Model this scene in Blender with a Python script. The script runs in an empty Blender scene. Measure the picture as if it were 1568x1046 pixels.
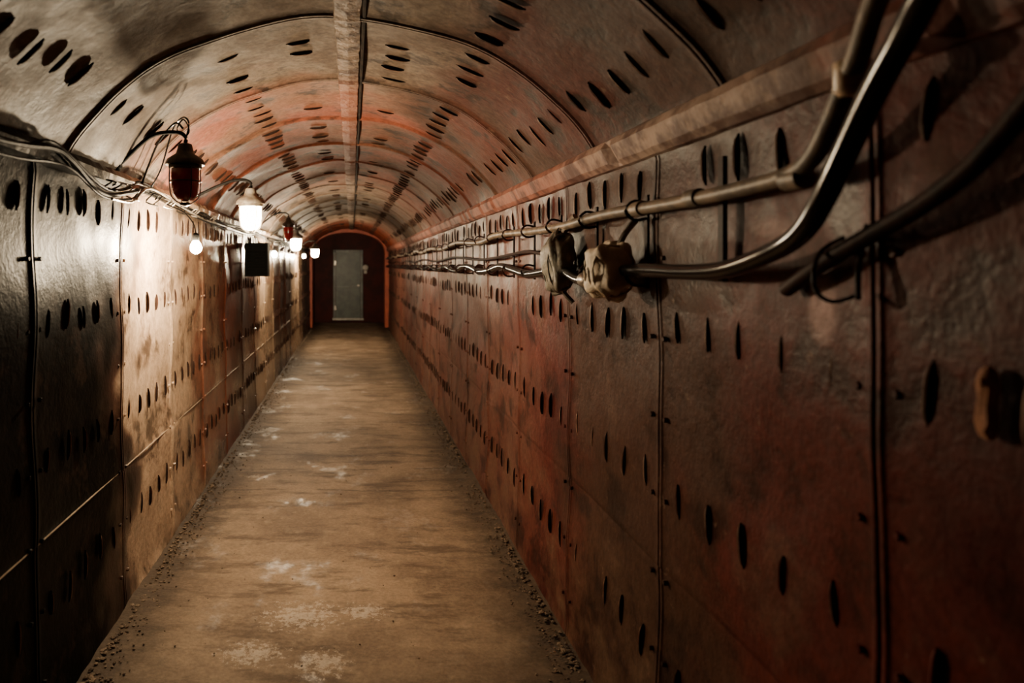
import bpy, math, random
import numpy as np
from mathutils import Vector, Matrix
random.seed(4); rng=np.random.RandomState(4)
S=bpy.context.scene
COL=S.collection
PITCH=0.887; Y0=-3.6; Y1=18.0; YE=19.35

# ------------------------------------------------------------ helpers
def mesh_obj(name, verts, faces, mat=None, smooth=False, parent=None, mats=None, midx=None):
    me=bpy.data.meshes.new(name); me.from_pydata([tuple(v) for v in verts],[],[tuple(f) for f in faces])
    if mats:
        for m in mats: me.materials.append(m)
        if midx is not None: me.polygons.foreach_set('material_index', midx)
    elif mat: me.materials.append(mat)
    if smooth: me.polygons.foreach_set('use_smooth',[True]*len(me.polygons))
    me.update()
    o=bpy.data.objects.new(name,me); COL.objects.link(o)
    if parent: o.parent=parent
    return o
def empty(name,loc=(0,0,0)):
    e=bpy.data.objects.new(name,None); e.location=loc; e.empty_display_size=.1; COL.objects.link(e); return e
def box_vf(c,s,rot=None):
    v=[];
    for dx in(-1,1):
        for dy in(-1,1):
            for dz in(-1,1):
                p=Vector((dx*s[0]/2,dy*s[1]/2,dz*s[2]/2))
                if rot: p=rot@p
                v.append(p+Vector(c))
    f=[(0,1,3,2),(4,6,7,5),(0,4,5,1),(2,3,7,6),(0,2,6,4),(1,5,7,3)]
    return v,f
class MB:
    def __init__(s): s.v=[];s.f=[];s.m=[]
    def add(s,v,f,m=0):
        b=len(s.v); s.v+=[tuple(p) for p in v]; s.f+=[tuple(i+b for i in q) for q in f]; s.m+=[m]*len(f)
    def box(s,c,sz,m=0,rot=None): s.add(*box_vf(c,sz,rot),m)
    def lathe(s,prof,c,m=0,n=20,axis='z'):
        v=[];f=[]
        for r,z in prof:
            for i in range(n):
                a=2*math.pi*i/n
                p=(r*math.cos(a),r*math.sin(a),z)
                if axis=='y': p=(p[0],p[2],p[1])
                if axis=='x': p=(p[2],p[0],p[1])
                v.append((c[0]+p[0],c[1]+p[1],c[2]+p[2]))
        for k in range(len(prof)-1):
            for i in range(n):
                j=(i+1)%n; f.append((k*n+i,k*n+j,(k+1)*n+j,(k+1)*n+i))
        f.append(tuple(range(n-1,-1,-1))); f.append(tuple(range((len(prof)-1)*n,len(prof)*n)))
        s.add(v,f,m)
    def tube(s,pts,r,m=0,n=8,sub=4,jit=0.0):
        P=smooth_path(pts,sub)
        up=Vector((0,0,1)); v=[];f=[]
        for k,p in enumerate(P):
            t=(P[min(k+1,len(P)-1)]-P[max(k-1,0)]).normalized()
            a=t.cross(up)
            if a.length<.05: a=t.cross(Vector((1,0,0)))
            a.normalize(); b=t.cross(a)
            rr=r*(1+random.uniform(-jit,jit))
            for i in range(n):
                q=2*math.pi*i/n
                v.append(p+a*math.cos(q)*rr+b*math.sin(q)*rr)
        for k in range(len(P)-1):
            for i in range(n):
                j=(i+1)%n; f.append((k*n+i,k*n+j,(k+1)*n+j,(k+1)*n+i))
        f.append(tuple(range(n-1,-1,-1))); f.append(tuple(range((len(P)-1)*n,len(P)*n)))
        s.add(v,f,m)
    def obj(s,name,mats,smooth=True,parent=None,auto=True):
        o=mesh_obj(name,s.v,s.f,smooth=smooth,parent=parent,mats=mats,midx=s.m)
        if smooth and auto:
            try: o.data.set_sharp_from_angle(angle=math.radians(42))
            except Exception: pass
        return o
def smooth_path(pts,sub):
    P=[Vector(p) for p in pts]
    if sub<=1 or len(P)<3: return P
    out=[]
    for i in range(len(P)-1):
        p0=P[max(i-1,0)];p1=P[i];p2=P[i+1];p3=P[min(i+2,len(P)-1)]
        for k in range(sub):
            t=k/sub
            out.append(.5*((2*p1)+(p2-p0)*t+(2*p0-5*p1+4*p2-p3)*t*t+(3*p1-p0-3*p2+p3)*t**3))
    out.append(P[-1]); return out

# ------------------------------------------------------------ node helper
class N:
    def __init__(s,name):
        s.mat=bpy.data.materials.new(name); s.mat.use_nodes=True
        s.t=s.mat.node_tree; s.b=s.t.nodes['Principled BSDF']; s.out=s.t.nodes['Material Output']
        s.tc=s.t.nodes.new('ShaderNodeTexCoord')
    def n(s,ty,**k):
        x=s.t.nodes.new(ty)
        for a,b in k.items(): setattr(x,a,b)
        return x
    def l(s,a,b): s.t.links.new(a,b)
    def set(s,sock,v):
        if isinstance(v,(int,float)): sock.default_value=v
        elif isinstance(v,(tuple,list)): sock.default_value=tuple(v)+((1,) if len(v)==3 and sock.type=='RGBA' else ())
        else: s.l(v,sock)
    def map(s,scale=(1,1,1),loc=(0,0,0)):
        m=s.n('ShaderNodeMapping'); s.l(s.tc.outputs['Object'],m.inputs[0])
        m.inputs['Scale'].default_value=scale; m.inputs['Location'].default_value=loc; return m.outputs[0]
    def noise(s,scale,detail=3,rough=.6,vec=None,dist=0):
        x=s.n('ShaderNodeTexNoise'); x.inputs['Scale'].default_value=scale; x.inputs['Detail'].default_value=detail
        x.inputs['Roughness'].default_value=rough; x.inputs['Distortion'].default_value=dist
        s.l(vec if vec is not None else s.tc.outputs['Object'],x.inputs['Vector']); return x.outputs['Fac']
    def step(s,v,a,b,to0=0,to1=1):
        x=s.n('ShaderNodeMapRange'); x.interpolation_type='SMOOTHSTEP'; s.set(x.inputs[0],v)
        x.inputs[1].default_value=a;x.inputs[2].default_value=b;x.inputs[3].default_value=to0;x.inputs[4].default_value=to1
        return x.outputs[0]
    def math(s,op,a,b=0,c=None):
        x=s.n('ShaderNodeMath',operation=op); s.set(x.inputs[0],a); s.set(x.inputs[1],b)
        if c is not None: s.set(x.inputs[2],c)
        return x.outputs[0]
    def mix(s,f,a,b):
        x=s.n('ShaderNodeMix',data_type='RGBA'); s.set(x.inputs[0],f); s.set(x.inputs[6],a); s.set(x.inputs[7],b); return x.outputs[2]
    def mul(s,f,a,b):
        x=s.n('ShaderNodeMix',data_type='RGBA',blend_type='MULTIPLY'); s.set(x.inputs[0],f); s.set(x.inputs[6],a); s.set(x.inputs[7],b); return x.outputs[2]
    def sep(s):
        x=s.n('ShaderNodeSeparateXYZ'); s.l(s.tc.outputs['Object'],x.inputs[0]); return x.outputs
    def blob(s,c,r):
        m=s.n('ShaderNodeVectorMath',operation='SUBTRACT'); s.l(s.tc.outputs['Object'],m.inputs[0]); m.inputs[1].default_value=c
        d=s.n('ShaderNodeVectorMath',operation='DIVIDE'); s.l(m.outputs[0],d.inputs[0]); d.inputs[1].default_value=r
        L=s.n('ShaderNodeVectorMath',operation='LENGTH'); s.l(d.outputs[0],L.inputs[0])
        return L.outputs['Value']
    def bump(s,h,strength=.5,dist=.01):
        x=s.n('ShaderNodeBump'); x.inputs['Strength'].default_value=strength; x.inputs['Distance'].default_value=dist
        s.l(h,x.inputs['Height']); s.l(x.outputs[0],s.b.inputs['Normal']); return x.outputs[0]
    def fin(s,col=None,rough=None,**k):
        if col is not None: s.set(s.b.inputs['Base Color'],col)
        if rough is not None: s.set(s.b.inputs['Roughness'],rough)
        for a,b in k.items(): s.set(s.b.inputs[a.replace('_',' ')],b)
        return s.mat

def simple(name,c1,c2,scale=20,rough=.5,metal=0,bump=.3,bscale=60,spec=.5):
    m=N(name); f=m.step(m.noise(scale,2),.35,.65)
    if bump: m.bump(m.noise(bscale,2),bump,.004)
    m.b.inputs['Specular IOR Level'].default_value=spec
    return m.fin(m.mix(f,c1,c2),rough,Metallic=metal)

def paint(name,kind):
    m=N(name); x,y,z=m.sep()
    big=m.noise(1.3,3,.6)
    mid=m.noise(4.2,5,.66)
    fine=m.noise(34,3,.7)
    yn=m.math('ADD',y,m.math('MULTIPLY',m.math('SUBTRACT',m.noise(2.2,2),.5),1.6))
    if kind=='right':
        c=m.mix(m.step(big,.38,.62),(.098,.018,.013),(.058,.011,.009))
        a=m.math('MULTIPLY',m.step(yn,1.5,2.0),m.step(yn,3.3,2.7))
        c=m.mix(m.math('MULTIPLY',a,.75),c,(.050,.028,.018))
        a=m.math('MULTIPLY',m.step(yn,3.2,4.0),m.step(big,.35,.6,.4,.95))
        c=m.mix(m.math('MULTIPLY',a,.55),c,(.17,.09,.065))
        c=m.mix(m.math('MULTIPLY',m.step(mid,.55,.7),.45),c,(.13,.072,.05))
        c=m.mix(m.math('MULTIPLY',m.step(mid,.49,.35),.75),c,(.015,.007,.006))
        lo=m.math('MULTIPLY',m.step(z,.75,.1),m.step(mid,.4,.65)); c=m.mix(m.math('MULTIPLY',lo,.5),c,(.13,.08,.05))
        w=m.step(m.math('ADD',m.blob((.9,1.38,1.47),(.3,.055,.085)),m.math('MULTIPLY',mid,.5)),1.25,.75)
        c=m.mix(m.math('MULTIPLY',w,.6),c,(.55,.36,.34))
        w=m.step(m.math('ADD',m.blob((.9,1.55,1.63),(.3,.12,.04)),m.math('MULTIPLY',mid,.9)),1.3,.8)
        c=m.mix(m.math('MULTIPLY',w,.35),c,(.45,.28,.25))
    elif kind=='left':
        c=m.mix(m.step(big,.4,.62),(.085,.033,.021),(.035,.018,.013))
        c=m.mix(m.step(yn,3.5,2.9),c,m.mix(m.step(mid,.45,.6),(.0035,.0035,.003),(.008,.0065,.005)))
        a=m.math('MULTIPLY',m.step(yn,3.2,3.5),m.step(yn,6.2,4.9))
        c=m.mix(m.math('MULTIPLY',a,m.step(mid,.3,.6,.4,1)),c,(.60,.43,.30))  # pale colour boosts the lamp hot spot on this wall stretch
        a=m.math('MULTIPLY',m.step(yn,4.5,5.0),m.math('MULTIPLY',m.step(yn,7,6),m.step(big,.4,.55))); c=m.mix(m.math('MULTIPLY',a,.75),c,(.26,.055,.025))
        a=m.math('MULTIPLY',m.step(yn,7.6,8.2),m.step(yn,10.2,9.2)); c=m.mix(m.math('MULTIPLY',a,.7),c,(.45,.32,.21))  # colour made paler to strengthen the glow around the far bulb
        a=m.math('MULTIPLY',m.step(yn,12,12.8),m.step(yn,15.5,14)); c=m.mix(m.math('MULTIPLY',a,.7),c,(.45,.32,.21))  # same painted-in hot spot around the farthest bulb
        c=m.mix(m.math('MULTIPLY',m.math('MULTIPLY',m.step(mid,.56,.68),.35),m.step(yn,2.9,3.5)),c,(.4,.33,.26))
        c=m.mix(m.math('MULTIPLY',m.step(mid,.44,.36),.6),c,(.03,.018,.013))
    else:
        c=m.mix(m.step(mid,.35,.68),(.22,.172,.13),(.105,.073,.053))
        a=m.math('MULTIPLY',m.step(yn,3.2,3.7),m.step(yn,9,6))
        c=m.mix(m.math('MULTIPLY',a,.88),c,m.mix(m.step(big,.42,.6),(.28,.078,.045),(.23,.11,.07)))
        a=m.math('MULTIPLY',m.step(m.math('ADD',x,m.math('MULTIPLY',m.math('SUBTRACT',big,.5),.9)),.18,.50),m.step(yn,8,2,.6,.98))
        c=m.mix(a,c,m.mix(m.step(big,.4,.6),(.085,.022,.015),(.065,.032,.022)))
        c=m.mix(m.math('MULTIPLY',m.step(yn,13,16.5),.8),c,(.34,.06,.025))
        c=m.mix(m.math('MULTIPLY',m.step(mid,.6,.72),.3),c,(.38,.28,.20))
        c=m.mix(m.math('MULTIPLY',m.step(mid,.48,.36),.85),c,(.025,.016,.012))
    chips=m.step(m.noise(15,4,.75,m.map((1,1,1),(3,1,7))),.66,.69)
    c=m.mix(m.math('MULTIPLY',chips,.35 if kind!='left' else .12),c,(.23,.15,.105) if kind!='left' else (.2,.15,.11))
    c=m.mul(.8,c,m.mix(m.step(fine,.25,.75),(.55,.53,.5),(1.15,1.15,1.15)))
    h=m.math('ADD',mid,m.math('MULTIPLY',fine,.18))
    m.bump(h,.30,.028)
    sp=m.b.inputs['Specular IOR Level']
    if kind=='ceil': r=m.step(mid,.3,.7,.5,.7); sp.default_value=.12
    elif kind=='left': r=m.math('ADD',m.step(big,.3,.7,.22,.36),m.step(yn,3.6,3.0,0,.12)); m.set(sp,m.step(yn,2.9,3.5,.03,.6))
    else: r=m.step(mid,.3,.7,.36,.6); sp.default_value=.08
    return m.fin(c,r)
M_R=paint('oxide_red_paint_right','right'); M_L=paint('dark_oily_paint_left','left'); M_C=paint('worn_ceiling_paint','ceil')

def trim_mat(name):
    m=N(name); x,y,z=m.sep()
    n=m.noise(6,4,.65); yn=m.math('ADD',y,m.math('MULTIPLY',n,1.2))
    c=m.mix(m.step(yn,2.7,3.8),(.36,.26,.21),(.25,.10,.07))
    c=m.mix(m.step(yn,2.15,1.7),c,(.22,.08,.06))
    c=m.mix(m.math('MULTIPLY',m.step(n,.42,.62),.85),c,(.06,.02,.015))
    m.bump(n,.5,.02); m.b.inputs['Specular IOR Level'].default_value=.2; return m.fin(c,.6)
M_T=trim_mat('chipped_flange_paint')
M_CR=N('crown_strip_paint'); 
_n=M_CR.noise(9,4,.7); _x,_y,_z=M_CR.sep()
_c=M_CR.mix(M_CR.step(_n,.38,.62),(.25,.185,.135),(.07,.046,.035))
_c=M_CR.mix(M_CR.math('MULTIPLY',M_CR.math('MULTIPLY',M_CR.step(_y,3.2,3.8),M_CR.step(_y,8,6)),.7),_c,(.28,.09,.05))
M_CR.bump(_n,.6,.03); M_CR.b.inputs['Specular IOR Level'].default_value=.2; M_CR=M_CR.fin(_c,.6)
M_DARK=simple('pocket_shade_dark',(.014,.007,.005),(.030,.015,.011),rough=.8,bump=0,spec=.1)  # dark colour on pocket near faces imitates shade inside an opening
M_RIM=simple('lit_rim_paint',(.26,.15,.10),(.11,.045,.03),rough=.5,bump=0,spec=.3)  # pale rim colour imitates lamplight catching the pocket edges
M_GAP=simple('joint_dirt',(.012,.009,.008),(.03,.02,.015),rough=.9,bump=0,spec=.1)

# floor
m=N('dusty_concrete'); x,y,z=m.sep()
a=m.noise(1.6,4,.62); b=m.noise(9,5,.7); d=m.noise(55,3,.7)
c=m.mix(m.step(a,.36,.64),(.30,.22,.15),(.18,.127,.086))
c=m.mix(m.math('MULTIPLY',m.step(b,.5,.72),.5),c,(.36,.28,.195))
c=m.mix(m.math('MULTIPLY',m.step(m.noise(3.5,4,.7,m.map((.5,1.6,1),(4,3,0))),.48,.66),.75),c,(.08,.055,.038))
c=m.mix(m.math('MULTIPLY',m.step(m.math('ADD',y,b),3.9,2.9),.45),c,(.09,.065,.048))  # floor colour darkened toward the camera to imitate light falloff
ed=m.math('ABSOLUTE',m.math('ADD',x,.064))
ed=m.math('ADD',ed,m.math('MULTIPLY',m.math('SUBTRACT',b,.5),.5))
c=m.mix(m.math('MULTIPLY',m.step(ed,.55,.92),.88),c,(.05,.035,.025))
w=m.math('ADD',y,m.math('MULTIPLY',m.math('SUBTRACT',b,.5),.05))
jm=None
for jy in (4.96,5.46,7.1,8.9,10.9,13):
    k=m.step(m.math('ABSOLUTE',m.math('SUBTRACT',w,jy)),.008,.018,1,0)
    jm=k if jm is None else m.math('MAXIMUM',jm,k)
jm=m.math('MULTIPLY',jm,m.step(a,.42,.5))
c=m.mix(m.math('MULTIPLY',jm,.6),c,(.07,.05,.035))
fn=m.noise(30,5,.85)
fl=None
for cx,cy,rx,ry in ((-.23,3.19,.26,.20),(-.4,2.88,.2,.14),(-.12,2.80,.16,.14),(.05,3.22,.16,.12),(-.71,5.27,.08,.06)):  # last entry paints the wet patch's shine as a pale spot
    k=m.step(m.blob((cx,cy,0),(rx,ry,1)),1.1,.1)
    fl=k if fl is None else m.math('MAXIMUM',fl,k)
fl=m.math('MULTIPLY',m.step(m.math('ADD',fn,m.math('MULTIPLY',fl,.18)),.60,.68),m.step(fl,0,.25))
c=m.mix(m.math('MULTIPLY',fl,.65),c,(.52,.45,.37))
c=m.mul(.6,c,m.mix(m.step(d,.3,.7),(.6,.6,.6),(1.1,1.1,1.1)))
wet=m.step(m.noise(2.4,5,.7,m.map((1,.7,1),(9,1,0))),.46,.30)
rr=m.mix(wet,(.7,)*3,(.32,)*3)
m.set(m.b.inputs['Specular IOR Level'],m.step(wet,0,1,.10,.45))
m.bump(m.math('ADD',b,m.math('MULTIPLY',d,.25)),.5,.015)
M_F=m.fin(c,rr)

# ------------------------------------------------------------ tunnel section
CX=-.072; A=.968; ZS=1.90; RISE=.54
R=(A*A+RISE*RISE)/(2*RISE)
def zarch(x):
    u=max(-1,min(1,(x-CX)/A))
    circ=math.sqrt(max(0,R*R-(u*A)**2))-(R-RISE); el=RISE*math.sqrt(max(0,1-u*u))
    return ZS+.68*circ+.32*el
def xr(z): return .896+.014*math.sin(math.pi*min(z,1.9)/1.9)
def xl(z): return -1.023-.03*math.sin(math.pi/2*min(max(z,0),1.9)/1.9)+.013*(max(z,0)/1.9)**2
SEAM_R=[2.124+PITCH*k for k in range(-6,19)]
SEAM_L=[2.35+PITCH*k for k in range(-6,19)]
SEAM_C=[2.567+PITCH*k for k in range(-6,19)]
def sec_right(): return [(xr(z),z) for z in np.concatenate([np.linspace(0,.63,16),[.650,.655,.660],np.linspace(.68,1.9,30)])]
def sec_left():  return [(xl(z),z) for z in np.concatenate([np.linspace(0,.60,16),[.620,.625,.63],np.linspace(.655,1.9,30)])]
def sec_ceil():
    return [(CX+A*math.cos(t),zarch(CX+A*math.cos(t))) for t in np.linspace(0,math.pi,70)]
def normals(sec,inward):
    out=[]
    for i in range(len(sec)):
        a=sec[max(i-1,0)];b=sec[min(i+1,len(sec)-1)]
        t=np.array([b[0]-a[0],b[1]-a[1]]);t/=np.linalg.norm(t)
        n=np.array([-t[1],t[0]])
        if np.dot(n,inward(sec[i]))<0:n=-n
        out.append(n)
    return out
def lown(s,y,ph):
    return .5*(np.sin(s*3.1+ph+1.3*np.sin(y*1.7+ph))+np.sin(y*5.3+2*ph+np.sin(s*4)))
def ring_disp(dy,k=1):
    a=abs(dy)
    if a<.0035: return -.005*k
    if a<.016: return .006*k
    if a<.03: return .002*k
    return 0
def shell(name,sec,seams,mat,ph,hz=None,rk=1):
    ys=list(np.arange(Y0,Y1+.001,.055))
    for sy in seams:
        if Y0+.05<sy<Y1-.05:
            ys=[q for q in ys if abs(q-sy)>.034]
            ys+= [sy+o for o in (-.031,-.026,-.0165,-.0155,-.004,-.003,.003,.004,.0155,.0165,.026,.031)]
    ys=sorted(ys)
    ctr=np.array([CX,1.2]); nm=normals(sec,lambda p:ctr-np.array(p))
    V=[];ns=len(sec)
    for yy in ys:
        dy=min(((yy-s) for s in seams),key=abs)
        rd=ring_disp(dy,rk)
        panel=math.sin(math.pi*((yy-seams[0])%PITCH)/PITCH)
        for i,(px,pz) in enumerate(sec):
            d=rd-.008*panel+.008*lown(i*.12,yy,ph)
            if hz is not None and abs(pz-hz)<.004: d-=.002
            if i in(0,ns-1): d=0
            V.append((px+nm[i][0]*d,yy,pz+nm[i][1]*d))
    F=[]
    for j in range(len(ys)-1):
        for i in range(ns-1):
            a=j*ns+i; F.append((a,a+1,a+ns+1,a+ns))
    return mesh_obj(name,V,F,mat,smooth=True)
shell('wall_right',sec_right(),SEAM_R,M_R,.3,.655,.45)
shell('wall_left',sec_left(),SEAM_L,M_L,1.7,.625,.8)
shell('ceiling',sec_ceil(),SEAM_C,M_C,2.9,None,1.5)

# floor grid
xs=np.linspace(-1.06,.93,40); ys=np.arange(Y0,YE+.05,.08); V=[];F=[]
for yy in ys:
    for xx in xs:
        e=max(0,(abs(xx+.064)-.85)/.1)
        V.append((xx,yy,.004*math.sin(xx*5+yy*2)+.003*math.sin(yy*7+xx*3)-.004+.012*e*rng.rand()))
nx=len(xs)
for j in range(len(ys)-1):
    for i in range(nx-1):
        a=j*nx+i;F.append((a,a+1,a+nx+1,a+nx))
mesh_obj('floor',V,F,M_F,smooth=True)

# ------------------------------------------------------------ bolt pockets: lens-shaped pressed louvres, -Y face painted shade-dark, plus bolt heads
def pockets(name,items,mat,bolts=()):
    mb=MB(); n=9
    for (p,t,nn,L,W,H) in items:
        v=[];f=[];mi=[];Yv=Vector((0,1,0)); lit_rim=random.random()<.7
        bow=random.uniform(.1,.5)*W*2
        for i in range(n):
            u=-1+2*i/(n-1); g=max(.0,1-abs(u)**4)
            b=p+t*(u*L)+Yv*(bow*(g-.5))
            v+= [b-Yv*(W*g)-nn*.006,
                 b-Yv*(W*g*.6)+nn*(H*g*.5),
                 b-Yv*(W*g*.95)+nn*(H*g-.002),
                 b-Yv*(W*g*.35)+nn*(H*g*1.2-.002),
                 b+Yv*(W*g*1.2)+nn*(H*g*.6-.004),
                 b+Yv*(W*g*2.4)-nn*.006]
        for i in range(n-1):
            for k in range(5):
                a=i*6+k; f.append((a,a+1,a+7,a+6)); mi.append(1 if k<2 else (2 if (k in(2,3) and lit_rim) else 0))
        b0=len(mb.v)
        mb.v+=[tuple(q) for q in v]; mb.f+=[tuple(i+b0 for i in q) for q in f]; mb.m+=mi
    for (p,t,nn,r) in bolts:
        Yv=Vector((0,1,0)); ph=random.random(); v=[]
        for rr,h in ((r,-.004),(r,.006),(r*.8,.008)):
            for i in range(6):
                q=ph+math.pi*i/3; v.append(p+t*(rr*math.cos(q))+Yv*(rr*math.sin(q))+nn*h)
        f=[]
        for k in range(2):
            for i in range(6): j=(i+1)%6; f.append((k*6+i,k*6+j,k*6+6+j,k*6+6+i))
        f.append(tuple(range(12,18)))
        mb.add(v,f,0)
    return mb.obj(name,[mat,M_DARK,M_RIM],smooth=True)
def wall_items(seams,xf,sx,rows):
    it=[];bl=[]
    for s in seams[:-1]:
        for z in rows:
            for fr in (.13,.32,.5,.68,.87):
                if random.random()<.05: continue
                y=s+PITCH*fr+random.uniform(-.01,.01)
                if y<Y0+.1 or y>Y1-.1: continue
                zz=z+random.uniform(-.015,.015); k=random.uniform(.8,1.1)
                t=Vector((0,random.uniform(-.15,.15),1)).normalized()
                it.append((Vector((xf(zz),y,zz)),t,Vector((sx,0,0)),.052*k,.0065*k,random.uniform(.006,.010)*k))
        for z in np.arange(.16,1.8,.235):
            for o in (-.045,.045):
                if Y0+.1<s+o<Y1-.1: bl.append((Vector((xf(z),s+o,z)),Vector((0,0,1)),Vector((sx,0,0)),.008))
    return it,bl
i_,b_=wall_items(SEAM_R,xr,-1,(1.80,1.36,.90,.38)); pockets('bolt_pocket_row',i_,M_R,b_)
i_,b_=wall_items(SEAM_L,xl,1,(1.78,1.36,.88,.38)); pockets('bolt_pocket_row',i_,M_L,b_)
it=[]
for s in SEAM_C[:-1]:
    for cx in (.77,.47,.19,-.21,-.50,-.87):
        for fr in (.13,.32,.5,.68,.87):
            if random.random()<(.6 if abs(cx)<.3 else .12): continue
            y=s+PITCH*fr+random.uniform(-.01,.01)
            if y<Y0+.1 or y>Y1-.1: continue
            xx=cx+random.uniform(-.012,.012)
            a=Vector((xx-.03,0,zarch(xx-.03)));b=Vector((xx+.03,0,zarch(xx+.03)));t=(b-a).normalized()
            nn=Vector((t.z,0,-t.x)); 
            if nn.z>0: nn=-nn
            t=(t+Vector((0,random.uniform(-.12,.12),0))).normalized(); k=random.uniform(.85,1.1)
            it.append((Vector((xx,y,zarch(xx))),t,nn,.055*k,.0085*k,random.uniform(.008,.012)*k))
pockets('bolt_pocket_row',it,M_C)

# ------------------------------------------------------------ longitudinal trims
def strip(name,prof_fn,mat,y0=Y0,y1=Y1,step=.045,smooth=False):
    ys=np.arange(y0,y1,step);V=[];F=[];n=None
    for k,yy in enumerate(ys):
        pr=prof_fn(yy,k); n=len(pr)
        V+=[(p[0],yy,p[1]) for p in pr]
    for j in range(len(ys)-1):
        for i in range(n-1):
            a=j*n+i;F.append((a,a+1,a+n+1,a+n))
    return mesh_obj(name,V,F,mat,smooth=smooth)
def pr_right(y,k):
    q=rng.rand(); notch=.016 if q<.08 else 0
    j=rng.uniform(-.0015,.0015,6)
    return [(.905,1.872+j[0]),(.885+j[1],1.875+j[0]),(.868+j[2]+notch,1.892+j[3]),(.842+j[2]+notch,1.940+j[4]),(.855+j[1],1.965+j[5]),(.88,1.98)]
strip('trim_1',pr_right,M_T)
def pr_left(y,k):
    j=rng.uniform(-.003,.003,4)
    return [(-1.06,1.955),(-1.0+j[0],1.95+j[1]),(-.985+j[2],1.925),(-.992+j[3],1.89),(-1.06,1.885)]
strip('trim_2',pr_left,M_L)
def pr_crown(y,k):
    dy=min(((y-s) for s in SEAM_C),key=abs); h=.010+(.008 if abs(dy)<.03 else 0)+rng.uniform(-.002,.002)
    x0=-.062+rng.uniform(-.003,.003);x1=.030+rng.uniform(-.003,.003)
    return [(x0-.004,zarch(x0)+.01),(x0,zarch(x0)-h),((x0+x1)/2,zarch(0)-h-.003),(x1,zarch(x1)-h),(x1+.003,zarch(x1)+.01)]
strip('trim_3',pr_crown,M_CR)
def pr_gap(y,k):
    return [(.036,zarch(.036)-.003),(.040,zarch(.04)-.009),(.048,zarch(.05)-.009),(.052,zarch(.05)-.003)]
strip('trim_4',pr_gap,M_GAP)

# ------------------------------------------------------------ rubble along the edges
mb=MB()
ico=[(0,0,1),(.89,0,.45),(.28,.85,.45),(-.72,.53,.45),(-.72,-.53,.45),(.28,-.85,.45),(.72,.53,-.45),(-.28,.85,-.45),(-.89,0,-.45),(-.28,-.85,-.45),(.72,-.53,-.45),(0,0,-1)]
icf=[(0,1,2),(0,2,3),(0,3,4),(0,4,5),(0,5,1),(1,6,2),(2,7,3),(3,8,4),(4,9,5),(5,10,1),(2,6,7),(3,7,8),(4,8,9),(5,9,10),(1,10,6),(6,11,7),(7,11,8),(8,11,9),(9,11,10),(10,11,6)]
for k in range(5000):
    side=random.random()<.5; y=1.2+16*random.random()**1.7
    off=abs(random.gauss(0,.065))
    x=(-1.0+off) if side else (.878-off)
    r=random.uniform(.003,.009)*(1.3 if off<.04 else .8)
    if random.random()<.08: x=random.uniform(-.9,.8); r*=.5
    v=[(x+a*r*random.uniform(.7,1.4),y+b*r*random.uniform(.7,1.4),r*.45+c_*r*random.uniform(.5,.9)) for a,b,c_ in ico]
    mb.add(v,icf)
mb.obj('edge_rubble',[simple('rubble_grit',(.06,.042,.03),(.18,.13,.09),rough=.85,bump=0,spec=.2)],smooth=False)

# ------------------------------------------------------------ end portal, end wall, door
M_END=simple('maroon_end_paint',(.07,.010,.007),(.04,.008,.006),scale=3,rough=.5,spec=.1)
M_FRAME=simple('portal_red_paint',(.55,.10,.04),(.40,.065,.028),scale=5,rough=.5)
def arch_pts(hw_l,hw_r,zs,rise,n=28):
    pts=[(hw_r,0)]
    c=(hw_r+hw_l)/2;a=(hw_r-hw_l)/2
    for t in np.linspace(0,math.pi,n): pts.append((c+a*math.cos(t),zs+rise*math.sin(t)**.9))
    pts.append((hw_l,0)); return pts
o=arch_pts(-1.12,.98,1.9,.62);i_=arch_pts(-.985,.815,1.86,.50)
V=[];F=[]
n=len(o)
for lay in ((i_,17.78),(i_,18.3)): V+=[(p[0],lay[1],p[1]) for p in lay[0]]
V+=[(p[0],17.78,p[1]) for p in arch_pts(-1.06,.92,1.88,.59)]
V+=[(p[0],18.0,p[1]) for p in o]
for k in range(n-1):
    F+=[(k,k+1,n+k+1,n+k),(k,2*n+k,2*n+k+1,k+1),(2*n+k,3*n+k,3*n+k+1,2*n+k+1)]
mesh_obj('trim_5',V,F,M_FRAME)
V=[];F=[]
for yy in (18.0,YE+.02): V+=[(p[0],yy,p[1]) for p in arch_pts(-1.06,.92,1.9,.52)]
n2=len(V)//2
F=[(k,k+1,n2+k+1,n2+k) for k in range(n2-1)]
mesh_obj('wall_vestibule',V,F,M_END)
V=[(-1.1,YE,0),(.96,YE,0),(.96,YE,2.5),(-1.1,YE,2.5),(-1.1,YE+.1,0),(.96,YE+.1,0),(.96,YE+.1,2.5),(-1.1,YE+.1,2.5)]
mesh_obj('wall_end',V,[(0,1,2,3),(4,7,6,5),(0,4,5,1),(1,5,6,2),(2,6,7,3),(3,7,4,0)],M_END)
V=[(-1.2,Y0,-.02),(1.1,Y0,-.02),(1.1,Y0,2.6),(-1.2,Y0,2.6),(-1.2,Y0-.1,-.02),(1.1,Y0-.1,-.02),(1.1,Y0-.1,2.6),(-1.2,Y0-.1,2.6)]
mesh_obj('wall_back',V,[(0,1,2,3),(4,7,6,5),(0,4,5,1),(1,5,6,2),(2,6,7,3),(3,7,4,0)],M_END)
M_DOOR=simple('grey_green_door_paint',(.11,.135,.12),(.065,.082,.076),scale=4,rough=.4)
M_DFR=simple('door_frame_steel',(.16,.18,.17),(.09,.09,.08),scale=6,rough=.4)
M_MET=simple('bare_steel',(.35,.33,.3),(.2,.18,.16),rough=.35,metal=.8)
mb=MB(); dx0,dx1,dz0,dz1=-.47,.26,.10,1.92; yd=YE-.04; dc=(dx0+dx1)/2
mb.box((dc,yd,(dz0+dz1)/2),(dx1-dx0-.08,.05,dz1-dz0-.06),0)
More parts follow.
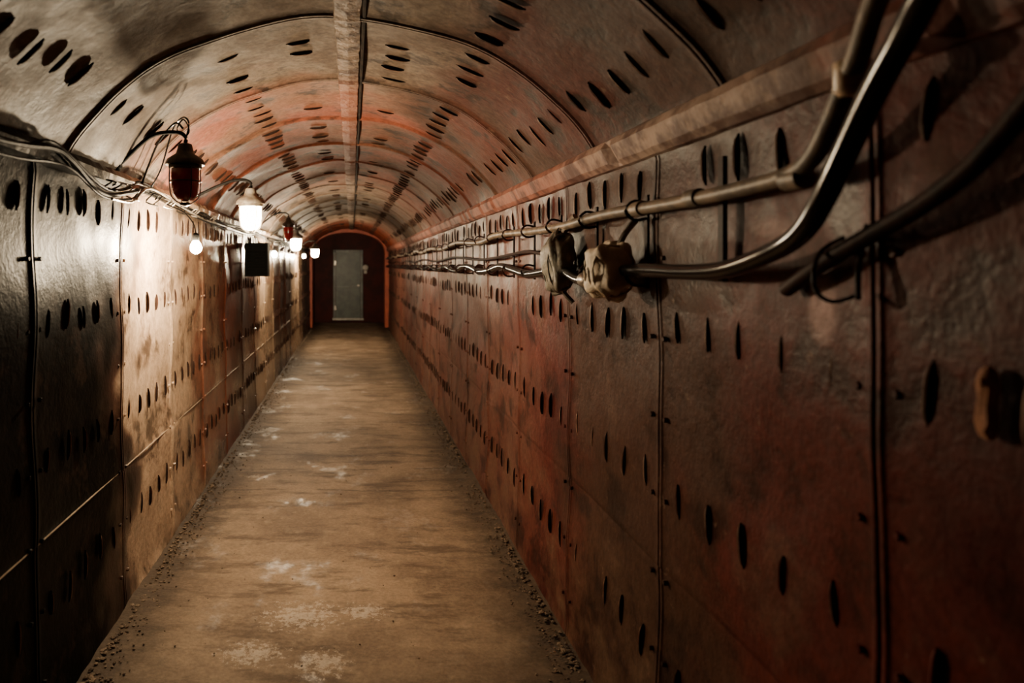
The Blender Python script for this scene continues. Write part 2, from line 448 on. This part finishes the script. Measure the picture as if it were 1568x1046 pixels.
for xx in(dx0,dx1): mb.box((xx,yd-.01,(dz0+dz1)/2),(.06,.09,dz1-dz0+.06),1)
mb.box((dc,yd-.01,dz1),(dx1-dx0,.09,.06),1); mb.box((dc,yd-.035,dz0),(dx1-dx0+.1,.14,.05),2)
mb.box((dc,yd-.035,1.38),(.5,.02,.70),0); mb.box((dc,yd-.035,.55),(.5,.02,.66),0)
mb.box((dc,yd-.04,.97),(.62,.03,.04),1)
mb.lathe([(.03,-.10),(.035,-.07),(.012,-.06),(.012,0)],(dx1-.09,yd-.02,1.0),2,12,'y')
for zz in(.4,1.6): mb.box((dx0+.02,yd-.07,zz),(.05,.05,.12),2)
mb.obj('door_1',[M_DOOR,M_DFR,M_MET])
mb=MB(); mb.lathe([(.02,-.1),(.07,-.09),(.085,-.05),(.085,0)],(.36,YE-.005,1.48),0,16,'y'); mb.box((.36,YE-.02,1.38),(.08,.04,.12),0)
mb.obj('wall_bell',[simple('pale_enamel',(.6,.55,.48),(.45,.4,.34),rough=.4)])

# ------------------------------------------------------------ lamps
M_BLK=simple('black_lamp_metal',(.02,.018,.016),(.05,.035,.028),rough=.4,metal=.4)
M_BLK2=simple('black_socket',(.006,.006,.006),(.01,.009,.008),rough=.7,spec=.1,bump=0)
M_WCAP=simple('grey_lamp_metal',(.30,.27,.22),(.16,.13,.10),rough=.45)
M_RGL=N('red_glass'); M_RGL=M_RGL.fin((.30,.008,.012),.12,Coat_Weight=.6)
def emit(name,col,st):
    m=N(name); m.fin((.9,.85,.75),.3); m.b.inputs['Emission Color'].default_value=(*col,1); m.b.inputs['Emission Strength'].default_value=st; return m.mat
M_GLOW=emit('lit_milk_glass',(1,.74,.44),130)
M_GLOWF=emit('lit_milk_glass_far',(1,.78,.50),230)
M_BULB=emit('lit_bulb_glass',(1,.78,.50),2900)
M_BULBF=emit('lit_bulb_glass_far',(1,.80,.54),3200)
def lamp(name,x,y,z,glass,r=.062,wallx=-1.03,cap=M_BLK):
    e=empty(name,(x,y,z))
    mb=MB(); o=(0,0,0)
    mb.lathe([(r*.25,.145),(r*.45,.14),(r*.55,.115),(r*.62,.10),(r*1.2,.075),(r*1.32,.058),(r*1.3,.05),(r*.95,.052)],o,0,24)
    mb.lathe([(r*1.06,.056),(r*1.1,.05),(r*1.1,.036),(r*1.03,.034)],o,0,24)
    mb.tube([(0,0,.14),(0,.0,.175),(-.05,.01,.195),(-.16,.02,.175),(wallx-x+.02,.03,.06)],.009,1,8,5)
    mb.lathe([(.035,0),(.035,.015),(.018,.03)],(wallx-x-.005,.03,.06),1,12,'x')
    mb.obj('cap_and_arm',[cap,M_BLK2],parent=e)
    g=MB()
    g.lathe([(r*.92,.052),(r*.95,.03),(r*.93,-.03),(r*.84,-.075),(r*.6,-.098),(r*.2,-.106)],o,0,14)
    g.obj('glass',[glass],parent=e)
    w=MB()
    for i in range(4):
        a=math.pi/2*i+.6
        w.tube([(r*1.08*math.cos(a),r*1.08*math.sin(a),.045),(r*1.1*math.cos(a),r*1.1*math.sin(a),-.03),(r*.95*math.cos(a),r*.95*math.sin(a),-.088),(r*.3*math.cos(a),r*.3*math.sin(a),-.118)],.0028,0,5,3)
    if glass is M_RGL:
        w.lathe([(r*.35,-.112),(r*.35,-.122),(r*.1,-.128)],o,0,12)
        w.tube([(r*1.07*math.cos(q),r*1.07*math.sin(q),-.02) for q in np.linspace(0,2*math.pi,17)],.0028,0,5,1)
    w.obj('cage',[cap],parent=e)
    return e
lamp('bulkhead_lamp',-.60,4.25,1.86,M_GLOW,.066,cap=M_WCAP)
lamp('bulkhead_lamp',-.68,8.7,1.83,M_GLOWF,.07)
lamp('bulkhead_lamp',-.68,13.2,1.80,M_GLOWF,.075)
lamp('red_signal_lamp',-.72,3.1,1.93,M_RGL,.064)
lamp('red_signal_lamp',-.70,7.9,1.93,M_RGL,.056)
def hung_bulb(x,y,z,mat):
    e=empty('hanging_bulb',(x,y,z)); 
    mb=MB(); mb.lathe([(.016,.028),(.020,.034),(.019,.06),(.008,.07)],(0,0,0),0,14)
    mb.tube([(0,0,.065),(-.02,.03,.12),(-.08,.07,.18),(-.98-x,.12,1.87-z)],.0035,0,6,4)
    mb.obj('socket_and_lead',[M_BLK2],parent=e)
    g=MB(); g.lathe([(.014,.028),(.026,.012),(.031,-.006),(.028,-.022),(.016,-.034),(.004,-.038)],(0,0,0),0,12); g.obj('bulb_glass',[mat],parent=e)
hung_bulb(-.80,3.68,1.645,M_BULB)
hung_bulb(-.90,8.3,1.68,M_BULBF)
hung_bulb(-.90,13.5,1.72,M_BULBF)

# ------------------------------------------------------------ loudspeaker box on left wall
e=empty('loudspeaker_box',(-.91,6.9,1.60)); mb=MB()
mb.box((0,0,0),(.22,.16,.32)); mb.box((0,-.085,0),(.19,.012,.29),1)
for k in range(9): mb.box((0,-.094,-.115+k*.029),(.16,.01,.010),0)
mb.box((-.10,.0,.12),(.05,.05,.04),0)
mb.obj('cabinet',[M_BLK2,simple('speaker_cloth',(.006,.008,.006),(.004,.004,.004),rough=.7,spec=.1)],parent=e)

# ------------------------------------------------------------ right hand pipes and cables
M_PIPE=simple('grey_green_pipe_paint',(.22,.165,.115),(.09,.07,.05),scale=14,rough=.5,spec=.3)
M_CAB=simple('black_cable_rubber',(.0035,.003,.003),(.006,.005,.0045),rough=.14,bump=0,spec=.2)
M_CABR=simple('dusty_red_cable',(.03,.010,.007),(.012,.006,.005),rough=.6,spec=.1)
pts=[]
y=17.7
while y>2.2:
    pts.append((.845+random.uniform(-.008,.008),y,1.712+.012*math.sin(y*3.5)+random.uniform(-.006,.006))); y-=.45
pts+=[(.84,1.95,1.712),(.84,1.7,1.712),(.84,1.5,1.716),(.838,1.38,1.722),(.832,1.30,1.742),(.822,1.235,1.79),(.812,1.18,1.845),(.80,1.13,1.89),(.785,1.08,1.94),(.77,1.0,2.0),(.75,.8,2.05),(.75,.4,2.06)]
mb=MB(); mb.tube(pts,.0175,0,12,4)
for yy in (1.36,1.76,2.1): mb.lathe([(.018,-.03),(.0225,-.026),(.0225,.026),(.018,.03)],(.84,yy,1.714),0,14,'y')
mb.lathe([(.018,-.03),(.027,-.02),(.027,.025),(.018,.03)],(.815,1.17,1.855),1,14)
mb.obj('conduit_pipe',[M_PIPE,simple('brass_coupling',(.55,.38,.22),(.4,.26,.14),rough=.4)])
pts=[];y=17.7
while y>3.1:
    pts.append((.848+random.uniform(-.006,.006),y,1.520+.018*math.sin(y*5)+random.uniform(-.006,.006))); y-=.34
pts+=[(.84,2.9,1.53),(.83,2.6,1.495),(.83,2.27,1.53),(.832,2.0,1.535),(.832,1.8,1.533),(.83,1.6,1.54),(.83,1.42,1.575),(.815,1.30,1.61),(.80,1.22,1.66),(.785,1.13,1.745),(.765,1.045,1.812),(.745,.965,1.862),(.72,.89,1.90),(.70,.8,1.94),(.66,.6,2.02),(.6,.3,2.14)]
mb=MB(); mb.tube(pts,.0195,0,14,5)
mb.obj('power_cable',[M_CAB])
mb=MB(); mb.tube([(.868,17.6,1.63)]+[(.868+random.uniform(-.004,.004),y,1.60+.015*math.sin(y*2.3)) for y in np.arange(17,3.2,-.5)]+[(.862,2.95,1.57)],.009,0,8,4)
mb.obj('signal_cable',[M_CABR])
mb=MB(); mb.tube([(.884,1.46,1.50),(.872,1.38,1.53),(.868,1.3,1.563),(.866,1.2,1.60),(.862,1.1,1.635),(.856,1.0,1.68),(.847,.93,1.725),(.835,.85,1.78),(.82,.7,1.86),(.8,.4,1.95)],.015,0,12,5)
mb.obj('power_cable',[M_CABR])
def wrapped(name,c,rad,mat,seed):
    rs=np.random.RandomState(seed); mb=MB(); v=[];f=[];n=26;m_=18
    ph=rs.rand(8)*6
    for j in range(m_+1):
        th=math.pi*j/m_
        for i in range(n):
            p=2*math.pi*i/n
            d=Vector((math.sin(th)*math.cos(p),math.sin(th)*math.sin(p),math.cos(th)))
            k=1+.10*math.sin(3*p+ph[0]+2*th)+.08*math.sin(5*th+ph[1]+p)+.06*math.sin(7*p+ph[2]-4*th)+rs.uniform(-.025,.025)
            q=[math.copysign(abs(a)**.72,a)*r*k for a,r in zip(d,rad)]
            v.append((c[0]+q[0],c[1]+q[1],c[2]+q[2]))
    for j in range(m_):
        for i in range(n): f.append((j*n+i,(j+1)*n+i,(j+1)*n+(i+1)%n,j*n+(i+1)%n))
    mb.add(v,f)
    for k in (-.55,0.1,.6):
        mb.tube([(c[0]+rad[0]*1.02*math.cos(q),c[1]+rad[1]*k*.8,c[2]+rad[2]*.98*math.sin(q)) for q in np.linspace(0,2*math.pi,19)],.005,0,6,1,.2)
    return mb.obj(name,[mat],auto=False)
M_WR1=simple('grey_putty_wrap',(.20,.19,.15),(.09,.08,.06),scale=16,rough=.5,bump=.8,bscale=40)
M_WR2=simple('cream_cloth_wrap',(.70,.60,.46),(.42,.34,.25),scale=14,rough=.6,bump=.8,bscale=40)
wrapped('taped_cable_joint',(.835,2.90,1.56),(.054,.085,.115),M_WR1,1)
wrapped('taped_cable_joint',(.815,2.27,1.53),(.066,.085,.082),M_WR2,2)
mb=MB()
mb.lathe([(.021,-.03),(.027,-.02),(.027,.02),(.021,.03)],(.83,2.55,1.497),0,14,'y')
mb.tube([(.835,2.9,1.63),(.85,2.85,1.70),(.87,2.8,1.74)],.012,0)
mb.tube([(.83,2.27,1.57),(.85,2.25,1.64),(.885,2.24,1.69)],.010,0)
mb.tube([(.835,2.9,1.49),(.85,2.88,1.44),(.88,2.86,1.40)],.010,0)
mb.obj('cable_gland_fitting',[M_MET])
mb=MB()
for yy in list(np.arange(2.124,17.5,PITCH/2)):
    mb.box((.885,yy+.03,1.62),(.008,.02,.28)); 
    mb.tube([(.885,yy+.03,1.735),(.845,yy+.03,1.742),(.820,yy+.03,1.712),(.845,yy+.03,1.685),(.885,yy+.03,1.69)],.005,0,5,3)
    mb.tube([(.885,yy+.03,1.545),(.845,yy+.03,1.55),(.820,yy+.03,1.52),(.845,yy+.03,1.49),(.885,yy+.03,1.49)],.005,0,5,3)
mb.box((.888,1.72,1.66),(.012,.022,.30))
mb.tube([(.89,1.30,1.60),(.845,1.30,1.57),(.83,1.29,1.51),(.85,1.27,1.485),(.885,1.25,1.50)],.004,0,6,4)
mb.tube([(.89,1.24,1.62),(.875,1.24,1.56),(.87,1.235,1.49)],.005,0,6,4)
mb.obj('cable_clip_set',[M_CABR])
# small tilted lug plate with two rounded steps on the near right wall
mb=MB()
prof=[(0,.052),(.010,.046),(.013,.030),(.008,.010),(.011,-.010),(.016,-.034),(.010,-.050),(-.004,-.052),(-.012,-.034),(-.010,-.006),(-.014,.024),(-.009,.046)]
vv=[]
for xo,sc in ((.905,1.0),(.896,1.0),(.889,.8)):
    for (py_,pz_) in prof: vv.append((xo,1.015+py_*sc,1.355+pz_*sc))
k=len(prof); ff=[]
for l_ in range(2):
    for i in range(k): j=(i+1)%k; ff.append((l_*k+i,l_*k+j,(l_+1)*k+j,(l_+1)*k+i))
ff.append(tuple(range(2*k,3*k))); mb.add(vv,ff)
mb.lathe([(.006,0),(.006,-.005),(.004,-.007)],(.890,1.013,1.385),0,8,'x')
mb.obj('wall_bracket',[simple('rusty_tan_paint',(.40,.19,.11),(.28,.13,.08),rough=.7,spec=.15)])

# ------------------------------------------------------------ left cables
M_FOIL=simple('dirty_silver_wrap',(.5,.46,.4),(.18,.15,.12),scale=25,rough=.32,metal=.5,bump=.8)
M_CABL=simple('dusty_black_cable',(.008,.007,.006),(.016,.013,.011),rough=.6,bump=.2,spec=.1)
mb=MB()
base=[(-.99,.2,1.90),(-1.0,1.2,1.90),(-.985,2.04,1.895),(-.98,2.35,1.93),(-.98,2.5,1.905),(-.975,2.83,1.845),(-.975,3.15,1.86),(-.98,3.4,1.91),(-.985,4.09,1.885),(-.985,4.7,1.87),(-.985,5.5,1.86),(-.99,6.5,1.87)]
y=7.2
while y<17.6: base.append((-.99,y,1.865+.02*math.sin(y*2))); y+=.7
for k,(dx,dz,r) in enumerate([(0,0,.010),(-.005,.018,.007),(.0,-.03,.005)]):
    mb.tube([(p[0]+dx+random.uniform(-.010,.010),p[1],p[2]+dz+random.uniform(-.012,.012)) for p in base],r,0,7,6)
mb.tube([(p[0]+.02+random.uniform(-.01,.01),p[1],p[2]-.015+random.uniform(-.02,.02)) for p in base[5:13]],.006,1,7,6)
for k in range(8):
    y=2.85+k*.3
    c=(-.965,y,1.87); rr=random.uniform(.018,.035)
    mb.tube([(c[0]+.02*math.sin(3*q),c[1]+rr*2*math.cos(q)+.01*q,c[2]+rr*math.sin(q)) for q in np.linspace(0,2*math.pi*1.1,12)],.004,1 if k%2 else 0,5,2)
mb.obj('cable_bundle',[M_CABL,M_FOIL])
mb=MB()
mb.tube([(-.98,3.35,1.93),(-.93,3.3,2.02),(-.86,3.2,2.10),(-.77,3.12,2.165),(-.73,3.1,2.14)],.005,0,6,6)
mb.tube([(-.98,3.45,1.90),(-.90,3.38,2.0),(-.80,3.2,2.15),(-.735,3.12,2.19),(-.70,3.08,2.16),(-.715,3.1,2.10)],.004,0,6,6)
mb.tube([(-.72,3.1,2.10),(-.70,3.09,2.13),(-.73,3.11,2.18),(-.76,3.12,2.14),(-.73,3.1,2.11)],.003,0,6,6)
mb.obj('lamp_lead_wire',[M_CAB])
mb=MB(); mb.tube([(-1.038,y,.625) for y in np.arange(Y0+.1,17.7,.4)],.003,0,6,1)
mb.obj('joint_edge_line',[simple('pale_joint_edge',(.42,.32,.22),(.25,.18,.12),rough=.5,bump=0)])  # added thin tube drawing the light-coloured edge of the wall joint

# ------------------------------------------------------------ world + camera
w=bpy.data.worlds.new('World'); S.world=w; w.use_nodes=True
w.node_tree.nodes['Background'].inputs[0].default_value=(.02,.02,.02,1); w.node_tree.nodes['Background'].inputs[1].default_value=.1
cam=bpy.data.cameras.new('camera'); co=bpy.data.objects.new('camera',cam); COL.objects.link(co); S.camera=co
co.location=(0,0,1.55); co.rotation_euler=(math.pi/2,0,0)
cam.sensor_width=36; cam.lens=25.25; cam.shift_x=.15625; cam.shift_y=-.0747; cam.clip_start=.02
cam.dof.use_dof=True; cam.dof.focus_distance=3.6; cam.dof.aperture_fstop=2.2
